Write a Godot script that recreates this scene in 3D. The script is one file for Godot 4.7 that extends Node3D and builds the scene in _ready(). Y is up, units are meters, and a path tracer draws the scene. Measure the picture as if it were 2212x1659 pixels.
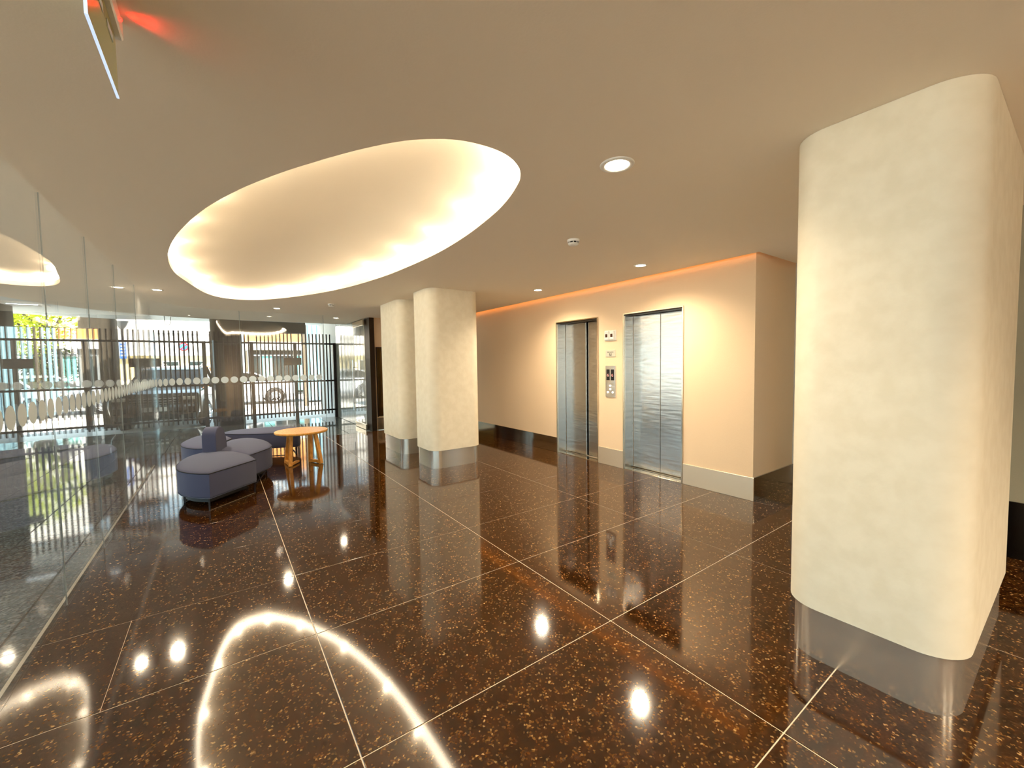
extends Node3D

const CEIL := 2.44
const WALLX := 4.32
const GLASSX := -0.81
const GLASSZ := -8.95
const FENCEZ := -12.1
const GROUND := -0.15

var M := {}
var used := {}
var rng := RandomNumberGenerator.new()


# ---------------------------------------------------------------- mesh building
class MB:
	var v := PackedVector3Array()
	var n := PackedVector3Array()
	var t := PackedVector2Array()
	func tri(a: Vector3, b: Vector3, c: Vector3, na: Vector3, nb: Vector3, nc: Vector3, ta := Vector2.ZERO, tb := Vector2.ZERO, tc := Vector2.ZERO) -> void:
		if (c - a).cross(b - a).dot(na + nb + nc) >= 0.0:
			v.append_array([a, b, c]); n.append_array([na, nb, nc]); t.append_array([ta, tb, tc])
		else:
			v.append_array([a, c, b]); n.append_array([na, nc, nb]); t.append_array([ta, tc, tb])
	func quad(a: Vector3, b: Vector3, c: Vector3, d: Vector3, na: Vector3, nb: Vector3, nc: Vector3, nd: Vector3) -> void:
		tri(a, b, c, na, nb, nc, Vector2(0, 0), Vector2(1, 0), Vector2(1, 1))
		tri(a, c, d, na, nc, nd, Vector2(0, 0), Vector2(1, 1), Vector2(0, 1))
	func face(a: Vector3, b: Vector3, c: Vector3, d: Vector3, out: Vector3) -> void:
		var m := (b - a).cross(c - a)
		if m.length() < 1e-12:
			m = (c - a).cross(d - a)
		m = m.normalized()
		if m.dot(out) < 0.0:
			m = -m
		quad(a, b, c, d, m, m, m, m)
	func flat3(a: Vector3, b: Vector3, c: Vector3, out: Vector3) -> void:
		var m := (b - a).cross(c - a).normalized()
		if m.dot(out) < 0.0:
			m = -m
		tri(a, b, c, m, m, m)
	func box(lo: Vector3, hi: Vector3, e := 0.0, x := Transform3D()) -> void:
		var ce := (lo + hi) / 2.0
		var h := (hi - lo) / 2.0
		e = minf(e, minf(h.x, minf(h.y, h.z)) * 0.9)
		for ax in 3:
			var u := (ax + 1) % 3
			var w := (ax + 2) % 3
			for s in [-1.0, 1.0]:
				var o := Vector3.ZERO
				o[ax] = s
				var q := []
				for k in [[-1, -1], [1, -1], [1, 1], [-1, 1]]:
					var p := ce
					p[ax] += s * h[ax]
					p[u] += k[0] * (h[u] - e)
					p[w] += k[1] * (h[w] - e)
					q.append(x * p)
				face(q[0], q[1], q[2], q[3], x.basis * o)
			if e > 0.0:
				for su in [-1.0, 1.0]:
					for sw in [-1.0, 1.0]:
						var q := []
						for k in [[-1, 0], [1, 0], [1, 1], [-1, 1]]:
							var p := ce
							p[ax] += k[0] * (h[ax] - e)
							p[u] += su * (h[u] - (e if k[1] == 0 else 0.0))
							p[w] += sw * (h[w] - (0.0 if k[1] == 0 else e))
							q.append(x * p)
						var o := Vector3.ZERO
						o[u] = su
						o[w] = sw
						face(q[0], q[1], q[2], q[3], x.basis * o)
		if e > 0.0:
			for a in [-1.0, 1.0]:
				for b in [-1.0, 1.0]:
					for c in [-1.0, 1.0]:
						var s := Vector3(a, b, c)
						var k := ce + s * h
						flat3(x * (k - Vector3(0, b * e, c * e)), x * (k - Vector3(a * e, 0, c * e)), x * (k - Vector3(a * e, b * e, 0)), x.basis * s)
	static func loop_normals(p: PackedVector2Array, sharp := 0.7) -> Array:
		# for every edge i (i to i+1): outward normals at its two ends, smoothed where the corner is soft
		var area := 0.0
		for i in p.size():
			var q := p[(i + 1) % p.size()]
			area += p[i].x * q.y - q.x * p[i].y
		var s := 1.0 if area > 0.0 else -1.0
		var e := []
		for i in p.size():
			var d := (p[(i + 1) % p.size()] - p[i]).normalized()
			e.append(Vector2(d.y, -d.x) * s)
		var out := []
		for i in p.size():
			var a: Vector2 = e[i]
			var b: Vector2 = e[(i - 1 + p.size()) % p.size()]
			var c: Vector2 = e[(i + 1) % p.size()]
			out.append([(a + b).normalized() if a.dot(b) > sharp else a, (a + c).normalized() if a.dot(c) > sharp else a])
		return out
	func wall(p: PackedVector2Array, y0: float, y1: float, inward := false) -> void:
		var nn := loop_normals(p)
		var s := -1.0 if inward else 1.0
		for i in p.size():
			var a := p[i]
			var b := p[(i + 1) % p.size()]
			var na := Vector3(nn[i][0].x, 0, nn[i][0].y) * s
			var nb := Vector3(nn[i][1].x, 0, nn[i][1].y) * s
			quad(Vector3(a.x, y0, a.y), Vector3(b.x, y0, b.y), Vector3(b.x, y1, b.y), Vector3(a.x, y1, a.y), na, nb, nb, na)
	func cap(p: PackedVector2Array, y: float, up: bool) -> void:
		var k := Geometry2D.triangulate_polygon(p)
		var o := Vector3.UP if up else Vector3.DOWN
		for i in range(0, k.size(), 3):
			tri(Vector3(p[k[i]].x, y, p[k[i]].y), Vector3(p[k[i + 1]].x, y, p[k[i + 1]].y), Vector3(p[k[i + 2]].x, y, p[k[i + 2]].y), o, o, o)
	func prism(p: PackedVector2Array, y0: float, y1: float) -> void:
		wall(p, y0, y1)
		cap(p, y0, false)
		cap(p, y1, true)
	func loft(a: PackedVector3Array, b: PackedVector3Array, na: PackedVector3Array, nb: PackedVector3Array, closed := true) -> void:
		for i in (a.size() if closed else a.size() - 1):
			var j := (i + 1) % a.size()
			quad(a[i], a[j], b[j], b[i], na[i], na[j], nb[j], nb[i])
	func lathe(prof: Array, at := Vector3.ZERO, seg := 24, x := Basis()) -> void:
		# profile of (radius, height), turned about the axis y of x; normals smooth along and across
		var ns := []
		for i in prof.size():
			var d: Vector2 = prof[mini(i + 1, prof.size() - 1)] - prof[maxi(i - 1, 0)]
			ns.append(Vector2(d.y, -d.x).normalized())
		for i in prof.size() - 1:
			for k in seg:
				var u := TAU * k / seg
				var w := TAU * (k + 1) / seg
				var q := []
				var m := []
				for z in [[i, u], [i, w], [i + 1, w], [i + 1, u]]:
					var r: Vector2 = prof[z[0]]
					var g: Vector2 = ns[z[0]]
					q.append(at + x * Vector3(r.x * cos(z[1]), r.y, r.x * sin(z[1])))
					m.append(x * Vector3(g.x * cos(z[1]), g.y, g.x * sin(z[1])))
				quad(q[0], q[1], q[2], q[3], m[0], m[1], m[2], m[3])
	func tube(p: PackedVector3Array, r: float, seg := 8, closed := false, r2 := -1.0) -> void:
		var rings := []
		var norms := []
		var side := Vector3.ZERO
		for i in p.size():
			var a := p[(i - 1 + p.size()) % p.size()] if closed or i > 0 else p[i]
			var b := p[(i + 1) % p.size()] if closed or i < p.size() - 1 else p[i]
			var d := (b - a).normalized()
			if side == Vector3.ZERO:
				side = d.cross(Vector3.UP if absf(d.y) < 0.9 else Vector3.RIGHT).normalized()
			side = (side - d * side.dot(d)).normalized()
			var o := d.cross(side)
			var rr := r if r2 < 0.0 else lerpf(r, r2, float(i) / maxf(1.0, p.size() - 1.0))
			var ring := PackedVector3Array()
			var nr := PackedVector3Array()
			for k in seg:
				var w := side * cos(TAU * k / seg) + o * sin(TAU * k / seg)
				ring.append(p[i] + w * rr)
				nr.append(w)
			rings.append(ring)
			norms.append(nr)
		for i in (p.size() if closed else p.size() - 1):
			var j := (i + 1) % p.size()
			loft(rings[i], rings[j], norms[i], norms[j])
		if not closed:
			for e in [0, p.size() - 1]:
				var d := (p[1] - p[0]).normalized() * -1.0 if e == 0 else (p[e] - p[e - 1]).normalized()
				for k in seg:
					tri(p[e], rings[e][k], rings[e][(k + 1) % seg], d, d, d)
	func mesh(mat: Material) -> ArrayMesh:
		var a := []
		a.resize(Mesh.ARRAY_MAX)
		a[Mesh.ARRAY_VERTEX] = v
		a[Mesh.ARRAY_NORMAL] = n
		a[Mesh.ARRAY_TEX_UV] = t
		var m := ArrayMesh.new()
		m.add_surface_from_arrays(Mesh.PRIMITIVE_TRIANGLES, a)
		m.surface_set_material(0, mat)
		return m


func put(called: String, b: MB, mat: Material, parent: Node = self, at := Vector3.ZERO) -> MeshInstance3D:
	var o := MeshInstance3D.new()
	o.mesh = b.mesh(mat)
	return hang(called, o, parent, at)


func hang(called: String, o: Node3D, parent: Node = self, at := Vector3.ZERO) -> Node3D:
	o.name = numbered(called) if parent == self else called
	o.position = at
	parent.add_child(o, true)
	return o


func numbered(called: String) -> String:
	var k: int = used.get(called, -1) + 1
	used[called] = k
	return called if k == 0 else "%s_%03d" % [called, k]


func tag(o: Node, label: String, category := "", group := "", kind := "") -> Node:
	if label: o.set_meta("label", label)
	if category: o.set_meta("category", category)
	if group: o.set_meta("group", group)
	if kind: o.set_meta("kind", kind)
	return o


func thing(called: String, at: Vector3, label: String, category: String, group := "", kind := "") -> Node3D:
	var o := Node3D.new()
	hang(called, o, self, at)
	tag(o, label, category, group, kind)
	return o


func reuse(called: String, m: Mesh, parent: Node, at: Vector3) -> MeshInstance3D:
	var o := MeshInstance3D.new()
	o.mesh = m
	return hang(called, o, parent, at)


func boxmesh(lo: Vector3, hi: Vector3, mat: Material, e := 0.0) -> ArrayMesh:
	var b := MB.new()
	b.box(lo, hi, e)
	return b.mesh(mat)


func pbox(called: String, lo: Vector3, hi: Vector3, mat: Material, parent: Node = self, e := 0.0) -> MeshInstance3D:
	return reuse(called, boxmesh(lo, hi, mat, e), parent, Vector3.ZERO)


func round_rect(x0: float, z0: float, x1: float, z1: float, r: float, seg := 10) -> PackedVector2Array:
	var p := PackedVector2Array()
	for c in [[x1 - r, z1 - r, 0.0], [x0 + r, z1 - r, PI / 2], [x0 + r, z0 + r, PI], [x1 - r, z0 + r, 3 * PI / 2]]:
		for k in seg + 1:
			var a: float = c[2] + PI / 2 * k / seg
			p.append(Vector2(c[0] + r * cos(a), c[1] + r * sin(a)))
	return p


func smooth_loop(p: Array, sub: int) -> PackedVector2Array:
	var out := PackedVector2Array()
	var c := p.size()
	for i in c:
		for k in sub:
			out.append(p[i].cubic_interpolate(p[(i + 1) % c], p[(i - 1 + c) % c], p[(i + 2) % c], float(k) / sub))
	return out


func smooth_open(p: Array, sub: int) -> PackedVector2Array:
	var out := PackedVector2Array()
	for i in p.size() - 1:
		var a: Vector2 = p[i - 1] if i > 0 else p[0] * 2.0 - p[1]
		var d: Vector2 = p[i + 2] if i + 2 < p.size() else p[i + 1] * 2.0 - p[i]
		for k in sub:
			out.append(p[i].cubic_interpolate(p[i + 1], a, d, float(k) / sub))
	out.append(p[p.size() - 1])
	return out


func centre(p: PackedVector2Array) -> Vector2:
	var c := Vector2.ZERO
	for q in p:
		c += q
	return c / p.size()


# ---------------------------------------------------------------- materials
func mat(called: String, c: Color, rough := 0.6, metal := 0.0) -> StandardMaterial3D:
	var m := StandardMaterial3D.new()
	m.resource_name = called
	m.albedo_color = c
	m.roughness = rough
	m.metallic = metal
	M[called] = m
	return m


func ramp(stops: Array) -> Gradient:
	var g := Gradient.new()
	var o := PackedFloat32Array()
	var c := PackedColorArray()
	for s in stops:
		o.append(s[0])
		c.append(s[1])
	g.offsets = o
	g.colors = c
	return g


func noise_tex(kind: int, freq: float, seed_: int, size: int, g: Gradient = null, oct := 3, as_normal := false, bump := 4.0) -> NoiseTexture2D:
	var f := FastNoiseLite.new()
	f.noise_type = kind
	f.frequency = freq
	f.seed = seed_
	f.fractal_octaves = oct
	if kind == FastNoiseLite.TYPE_CELLULAR:
		f.cellular_return_type = FastNoiseLite.RETURN_CELL_VALUE
		f.fractal_type = FastNoiseLite.FRACTAL_NONE
	var t := NoiseTexture2D.new()
	t.width = size
	t.height = size
	t.seamless = true
	t.noise = f
	if g: t.color_ramp = g
	if as_normal:
		t.as_normal_map = true
		t.bump_strength = bump
	return t


func tri_map(m: StandardMaterial3D, s: Vector3) -> void:
	m.uv1_triplanar = true
	m.uv1_world_triplanar = true
	m.uv1_scale = s


func glow(called: String, c: Color, e: float) -> StandardMaterial3D:
	var m := mat(called, Color(0.9, 0.9, 0.9), 0.5)
	m.emission_enabled = true
	m.emission = c
	m.emission_energy_multiplier = e
	return m


func make_materials() -> void:
	# dark brown polished granite with crystal flakes
	var m := mat("granite", Color(1, 1, 1), 0.07)
	m.metallic_specular = 0.85
	m.albedo_texture = noise_tex(FastNoiseLite.TYPE_CELLULAR, 0.15, 3, 1024, ramp([[0.0, Color(0.20, 0.09, 0.015)], [0.35, Color(0.25, 0.125, 0.025)], [0.65, Color(0.30, 0.165, 0.04)], [0.85, Color(0.37, 0.23, 0.08)], [0.95, Color(0.50, 0.36, 0.18)], [1.0, Color(0.78, 0.65, 0.44)]]))
	m.detail_enabled = true
	m.detail_blend_mode = BaseMaterial3D.BLEND_MODE_MUL
	m.detail_albedo = noise_tex(FastNoiseLite.TYPE_SIMPLEX_SMOOTH, 0.03, 9, 512, ramp([[0.2, Color(0.62, 0.6, 0.58)], [0.75, Color(1, 1, 1)]]), 4)
	tri_map(m, Vector3(0.9, 0.9, 0.9))
	mat("grout", Color(0.92, 0.87, 0.78), 0.8)
	m = mat("porch_stone", Color(1, 1, 1), 0.05)
	m.metallic_specular = 1.0
	m.albedo_texture = noise_tex(FastNoiseLite.TYPE_CELLULAR, 0.09, 5, 512, ramp([[0.0, Color(0.27, 0.30, 0.31)], [0.6, Color(0.36, 0.40, 0.41)], [1.0, Color(0.55, 0.58, 0.58)]]))
	tri_map(m, Vector3(1.6, 1.6, 1.6))
	mat("dark_joint", Color(0.09, 0.10, 0.10), 0.9)
	# painted and plastered surfaces
	var fine := noise_tex(FastNoiseLite.TYPE_SIMPLEX_SMOOTH, 0.05, 21, 512, null, 4, true, 3.0)
	for a in [["wall_paper", Color(0.93, 0.82, 0.68), 0.75], ["ceiling_paint", Color(0.95, 0.90, 0.82), 0.9], ["plaster", Color(0.93, 0.89, 0.80), 0.7], ["white_wall", Color(0.88, 0.88, 0.87), 0.8], ["grey_plaster", Color(0.62, 0.59, 0.50), 0.85], ["soffit_paint", Color(0.86, 0.90, 0.91), 0.85]]:
		m = mat(a[0], a[1], a[2])
		m.normal_enabled = true
		m.normal_texture = fine
		m.normal_scale = 0.25
		tri_map(m, Vector3(3, 3, 3))
	M.plaster.normal_scale = 0.07
	M.ceiling_paint.normal_scale = 0.1
	M.plaster.albedo_texture = noise_tex(FastNoiseLite.TYPE_SIMPLEX_SMOOTH, 0.012, 4, 512, ramp([[0.25, Color(0.975, 0.97, 0.96)], [0.75, Color(1, 1, 1)]]), 5)
	tri_map(M.plaster, Vector3(1.2, 1.2, 1.2))
	# steels
	m = mat("polished_steel", Color(0.74, 0.70, 0.64), 0.07, 1.0)
	m = mat("brushed_steel", Color(0.78, 0.77, 0.75), 0.26, 1.0)
	m.normal_enabled = true
	m.normal_texture = noise_tex(FastNoiseLite.TYPE_SIMPLEX_SMOOTH, 0.02, 31, 512, null, 2, true, 2.0)
	m.normal_scale = 0.35
	tri_map(m, Vector3(0.25, 1.6, 0.25))
	mat("satin_steel", Color(0.86, 0.79, 0.69), 0.38, 0.6)
	mat("base_steel", Color(0.86, 0.83, 0.78), 0.24, 0.8)
	mat("steel_trim", Color(0.86, 0.80, 0.70), 0.18, 1.0)
	mat("chrome", Color(0.86, 0.86, 0.86), 0.08, 1.0)
	mat("frame_bronze", Color(0.20, 0.15, 0.10), 0.4, 0.6)
	mat("dark_metal", Color(0.13, 0.105, 0.095), 0.45, 0.5)
	mat("plate_brown", Color(0.15, 0.115, 0.075), 0.5)
	mat("black", Color(0.015, 0.015, 0.016), 0.5)
	mat("black_granite", Color(0.03, 0.028, 0.026), 0.1)
	mat("bronze_mirror", Color(0.42, 0.34, 0.20), 0.06, 1.0)
	# glass
	m = mat("clear_glass", Color(1, 1, 1, 0.03), 0.0)
	m.transparency = BaseMaterial3D.TRANSPARENCY_ALPHA
	mat("frosted_vinyl", Color(0.74, 0.79, 0.82), 0.6)
	m = mat("joint_silicone", Color(0.50, 0.54, 0.53), 0.3)
	mat("dark_glass", Color(0.03, 0.04, 0.04), 0.06).metallic_specular = 0.22
	mat("shop_glass", Color(0.10, 0.15, 0.16), 0.05)
	# furniture
	m = mat("upholstery", Color(0.25, 0.265, 0.37), 0.85)
	m.rim_enabled = true
	m.rim = 0.6
	m.rim_tint = 0.4
	m.normal_enabled = true
	m.normal_texture = noise_tex(FastNoiseLite.TYPE_CELLULAR, 0.2, 8, 512, null, 1, true, 2.0)
	m.normal_scale = 0.3
	tri_map(m, Vector3(5, 5, 5))
	mat("piping", Color(0.06, 0.06, 0.085), 0.8)
	m = mat("oak", Color(1, 1, 1), 0.32)
	m.albedo_texture = noise_tex(FastNoiseLite.TYPE_SIMPLEX_SMOOTH, 0.02, 12, 512, ramp([[0.2, Color(0.80, 0.52, 0.20)], [0.5, Color(0.88, 0.62, 0.27)], [0.8, Color(0.94, 0.70, 0.34)]]), 4)
	tri_map(m, Vector3(6, 1.0, 0.8))
	# stone wall by the glass door
	m = mat("marble", Color(1, 1, 1), 0.12)
	m.albedo_texture = noise_tex(FastNoiseLite.TYPE_SIMPLEX_SMOOTH, 0.015, 15, 512, ramp([[0.2, Color(0.50, 0.50, 0.45)], [0.5, Color(0.62, 0.61, 0.56)], [0.8, Color(0.72, 0.71, 0.66)]]), 5)
	tri_map(m, Vector3(2.2, 0.35, 2.2))
	# outside
	mat("pavement", Color(0.80, 0.80, 0.78), 0.9)
	mat("asphalt", Color(0.50, 0.50, 0.50), 0.9)
	mat("concrete_brown", Color(0.25, 0.22, 0.17), 0.75)
	mat("white_render", Color(0.93, 0.93, 0.92), 0.85)
	mat("cream_render", Color(0.90, 0.83, 0.62), 0.85)
	mat("pale_blue", Color(0.50, 0.66, 0.72), 0.7)
	mat("teal_panel", Color(0.45, 0.75, 0.74), 0.5)
	mat("tan_awning", Color(0.80, 0.52, 0.26), 0.8)
	mat("olive_dark", Color(0.17, 0.17, 0.12), 0.7)
	mat("grey_paint", Color(0.45, 0.47, 0.48), 0.6)
	mat("blue_sign", Color(0.12, 0.42, 0.80), 0.5)
	mat("red_sign", Color(0.80, 0.06, 0.06), 0.5)
	mat("bark", Color(0.30, 0.27, 0.22), 0.9)
	m = mat("leaf", Color(0.66, 0.72, 0.12), 0.6)
	m.backlight_enabled = true
	m.backlight = Color(0.7, 0.75, 0.1)
	m = mat("leaf_dark", Color(0.22, 0.33, 0.10), 0.6)
	mat("terracotta", Color(0.42, 0.22, 0.14), 0.8)
	for a in [["car_black", Color(0.035, 0.04, 0.04), 0.22], ["car_white", Color(0.83, 0.86, 0.9), 0.2], ["car_silver", Color(0.5, 0.53, 0.56), 0.25]]:
		m = mat(a[0], a[1], a[2])
		m.clearcoat_enabled = true
		m.clearcoat = 1.0
		m.clearcoat_roughness = 0.04
	mat("rubber", Color(0.03, 0.03, 0.03), 0.85)
	mat("alloy", Color(0.75, 0.76, 0.78), 0.25, 0.9)
	mat("headlamp", Color(0.75, 0.72, 0.66), 0.1, 0.3)
	mat("white_plastic", Color(0.92, 0.91, 0.88), 0.4)
	mat("sign_plate", Color(0.80, 0.78, 0.71), 0.35)
	mat("ink", Color(0.13, 0.12, 0.05), 0.7)
	mat("lens_brown", Color(0.30, 0.16, 0.10), 0.15)
	m = mat("acrylic", Color(0.62, 0.62, 0.34), 0.15)
	m = mat("acrylic_edge", Color(0.85, 0.90, 1.0), 0.2)
	m.emission_enabled = true
	m.emission = Color(0.75, 0.85, 1.0)
	m.emission_energy_multiplier = 0.3
	glow("cove_led", Color(1.0, 0.925, 0.80), 5.0)
	glow("lamp_lens", Color(1.0, 0.93, 0.80), 14.0)
	glow("amber_led", Color(1.0, 0.66, 0.25), 1.5)
	glow("red_led", Color(1.0, 0.02, 0.01), 4.0)
	glow("display_red", Color(1.0, 0.18, 0.06), 0.5)
	glow("button_light", Color(1.0, 0.95, 0.85), 0.5)
	glow("day_lamp", Color(0.95, 1.0, 1.0), 2.0)


# ---------------------------------------------------------------- scene
func _ready() -> void:
	rng.seed = 7
	var cam := Camera3D.new()
	cam.name = "camera"
	cam.transform = Transform3D(Basis(Vector3(0.8153, -0.0147, 0.5788), Vector3(0.0411, 0.9986, -0.0325), Vector3(-0.5775, 0.0503, 0.8148)).orthonormalized(), Vector3(0, 1.42, 0))
	cam.fov = 86.067
	cam.near = 0.05
	cam.far = 300.0
	cam.current = true
	add_child(cam)
	var e := Environment.new()
	e.background_mode = Environment.BG_SKY
	e.sky = Sky.new()
	var sk := ProceduralSkyMaterial.new()
	sk.sky_top_color = Color(0.76, 0.89, 0.96)
	sk.sky_horizon_color = Color(0.84, 0.98, 1.0)
	sk.ground_bottom_color = Color(0.5, 0.5, 0.5)
	sk.ground_horizon_color = Color(0.8, 0.85, 0.87)
	sk.sky_energy_multiplier = 1.0
	e.sky.sky_material = sk
	e.tonemap_mode = Environment.TONE_MAPPER_LINEAR
	e.tonemap_exposure = 3.15
	e.sdfgi_enabled = true
	e.ssao_enabled = true
	e.ssil_enabled = true
	var we := WorldEnvironment.new()
	we.name = "world"
	we.environment = e
	add_child(we)
	var sun := DirectionalLight3D.new()
	sun.name = "sun"
	sun.light_color = Color(1.0, 0.96, 0.88)
	sun.light_energy = 4.2
	sun.light_angular_distance = 0.6
	sun.shadow_enabled = true
	sun.look_at_from_position(Vector3(-11, 20, 11), Vector3(0, 0, 0))
	add_child(sun)
	make_materials()
	build_floor()
	build_walls()
	build_ceiling()
	build_columns()
	build_lifts()
	build_glass()
	build_lamps()
	build_seating()
	build_table()
	build_fence()
	build_street()


func spot(parent: Node, at: Vector3, towards: Vector3, c: Color, en: float, angle: float, size := 0.05) -> void:
	var l := SpotLight3D.new()
	l.light_color = c
	l.light_energy = en
	l.spot_angle = angle
	l.spot_angle_attenuation = 0.9
	l.spot_range = 30.0
	l.spot_attenuation = 2.0
	l.light_size = size
	l.shadow_enabled = true
	parent.add_child(l)
	l.name = "lamp_light"
	l.transform = Transform3D(Basis.looking_at(towards, Vector3.UP if absf(towards.normalized().y) < 0.95 else Vector3.RIGHT), at)


func build_floor() -> void:
	var fl := thing("floor", Vector3.ZERO, "polished dark brown granite floor of the lobby with pale joints", "floor", "", "structure")
	pbox("grout_bed", Vector3(GLASSX, -0.06, GLASSZ), Vector3(7.2, -0.002, 5.3), M.grout, fl)
	var xs := [-0.838, 0.36, 1.694, 3.02, 4.32, 5.65, 7.0]
	var zs := [5.2, 4.45, 3.6, 2.77, 1.92, 1.07, 0.22, -0.634, -1.486, -2.336, -3.092, -3.855, -4.61, -5.38, -6.14, -6.9, -7.66, -8.42, -8.95]
	var g := 0.0022
	for i in xs.size() - 1:
		for j in zs.size() - 1:
			var x0: float = xs[i]
			var x1: float = xs[i + 1]
			if i >= 4 and zs[j] < -1.9:
				continue
			var cuts := [x0, x1]
			if i == 0 and j == 9:
				cuts = [x0, -0.465, x1]
			for k in cuts.size() - 1:
				var gl := g if k == 0 else 0.0009
				var gr := g if k == cuts.size() - 2 else 0.0009
				pbox("tile", Vector3(cuts[k] + gl, -0.05, zs[j + 1] + g), Vector3(cuts[k + 1] - gr, 0.0, zs[j] - g), M.granite, fl, 0.0012)
	tag(pbox("trim_2", Vector3(-0.852, -0.02, -7.95), Vector3(-0.8365, 0.0015, 5.2), M.grout), "pale joint strip in the floor under the left glass wall", "trim", "", "structure")
	# porch outside the glass: smaller polished tiles
	var po := thing("porch_floor", Vector3.ZERO, "grey polished porch paving outside the curved glass, with dark joints", "floor", "", "structure")
	var bed := MB.new()
	bed.box(Vector3(-9.0, -0.16, FENCEZ - 0.2), Vector3(GLASSX - 0.001, -0.003, 5.3))
	bed.box(Vector3(GLASSX, -0.16, FENCEZ - 0.2), Vector3(2.64, -0.003, GLASSZ - 0.001))
	put("joint_bed", bed, M.dark_joint, po)
	var px := [2.62, 2.15, 1.55, 0.96, 0.37, -0.22, -0.81, -0.98, -1.41, -2.0, -2.59, -3.18, -3.77, -4.36]
	for i in px.size() - 1:
		var z := FENCEZ - 0.19
		var top := GLASSZ - 0.01 if i < 6 else 0.0
		var rows := []
		if i == 6:
			rows = [[z, 0.0]]
		while i != 6 and z < top - 0.05:
			rows.append([z, minf(z + 0.398, top)])
			z += 0.398
		for r in rows:
			if px[i] > -0.28 * absf(r[0]) - 0.2:
				pbox("tile", Vector3(px[i + 1] + 0.006, -0.05, r[0] + 0.004), Vector3(px[i] - 0.006, 0.0, r[1] - 0.004), M.porch_stone, po)


func build_walls() -> void:
	for q in [[-9.3, -4.853, "peach papered lift wall left of the lifts"], [-4.013, -3.544, "peach papered pier between the two lifts"], [-2.715, -1.935, "peach papered wall right of the right lift, up to the corner"]]:
		tag(pbox("wall_lift", Vector3(WALLX, 0, q[0]), Vector3(WALLX + 0.3, 2.86, q[1]), M.wall_paper), q[2], "wall", "", "structure")
	for q in [[-4.853, -4.013, "left"], [-3.544, -2.715, "right"]]:
		tag(pbox("wall_lift_head", Vector3(WALLX, 2.03, q[0]), Vector3(WALLX + 0.3, 2.86, q[1]), M.wall_paper), "peach papered wall above the %s lift" % q[2], "wall", "", "structure")
	var w := MB.new()
	w.box(Vector3(WALLX + 0.3, 0, -2.2), Vector3(7.2, 2.86, -1.935))
	tag(put("wall_return", w, M.wall_paper), "shaded brown side wall at the corner right of the lifts", "wall", "", "structure")
	w = MB.new()
	w.box(Vector3(5.25, 0, -1.935), Vector3(5.5, 2.86, -0.5))
	tag(put("wall_alcove", w, M.white_wall), "narrow strip of pale grey wall behind the near column", "wall", "", "structure")
	w = MB.new()
	w.box(Vector3(4.5, 0, -0.62), Vector3(4.75, 2.86, 5.2))
	tag(put("wall_right", w, M.grey_plaster), "plain grey wall right of the near column", "wall", "", "structure")
	w = MB.new()
	w.box(Vector3(-1.0, 0, 5.2), Vector3(7.2, 2.86, 5.45))
	tag(put("wall_back", w, M.wall_paper), "peach wall out of view opposite the entrance, closing the lobby and bouncing light to the ceiling", "wall", "", "structure")  # unseen wall, placed to close the room and bounce warm light
	w = MB.new()
	w.box(Vector3(2.74, 0, -9.3), Vector3(WALLX, 2.86, -9.05))
	tag(put("wall_end", w, M.wall_paper), "peach end wall between the glass door and the far column", "wall", "", "structure")
	w = MB.new()
	w.box(Vector3(2.63, -0.15, -12.06), Vector3(2.88, 2.5, -9.32))
	tag(put("wall_stone", w, M.marble), "grey veined stone wall beside the open glass door", "wall", "", "structure")
	w = MB.new()
	w.box(Vector3(2.63, GROUND, -14.4), Vector3(2.9, 2.72, -12.07))
	tag(put("wall_porch", w, M.white_render), "white porch wall at the right end of the gate", "wall", "", "structure")
	# skirtings of polished steel
	for s in [["lift", Vector3(WALLX - 0.012, 0, -9.04), Vector3(WALLX, 0.236, -4.87)], ["lift_middle", Vector3(WALLX - 0.012, 0, -3.996), Vector3(WALLX, 0.236, -3.561)], ["lift_right", Vector3(WALLX - 0.012, 0, -2.698), Vector3(WALLX, 0.236, -1.923)],
			["return", Vector3(WALLX, 0, -1.935), Vector3(5.25, 0.236, -1.923)], ["alcove", Vector3(5.238, 0, -1.923), Vector3(5.25, 0.236, -0.62)], ["end", Vector3(2.75, 0, -9.05), Vector3(WALLX - 0.012, 0.262, -9.038)]]:
		tag(pbox("baseboard_" + s[0], s[1], s[2], M.satin_steel if s[0].begins_with("lift_") else M.polished_steel, self, 0.002), "polished steel skirting along the " + {"lift": "lift wall left of the first lift", "lift_middle": "wall between the two lifts", "lift_right": "lift wall right of the second lift", "return": "shaded return wall", "alcove": "pale wall behind the near column", "end": "end wall by the glass door"}[s[0]], "skirting", "", "structure")
	tag(pbox("baseboard_right", Vector3(4.485, 0, -0.62), Vector3(4.5, 0.40, 5.2), M.black_granite, self, 0.002), "high skirting on the wall right of the near column, coloured black for the dark floor it reflects", "skirting", "", "structure")  # steel skirting; its dark floor reflection is put into the black colour
	# dark mirror panel on the end wall
	var p := thing("wall_panel", Vector3(3.2, 0, -9.05), "tall dark bronze mirror panel on the end wall behind the far column", "panel")
	pbox("mirror", Vector3(-0.4, 0.3, 0.001), Vector3(0.55, 1.8, 0.02), M.bronze_mirror, p, 0.003)
	pbox("frame", Vector3(-0.415, 0.285, 0.0), Vector3(-0.4, 1.815, 0.026), M.frame_bronze, p)
	pbox("frame", Vector3(-0.4, 1.8, 0.0), Vector3(0.55, 1.815, 0.026), M.frame_bronze, p)


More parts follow.
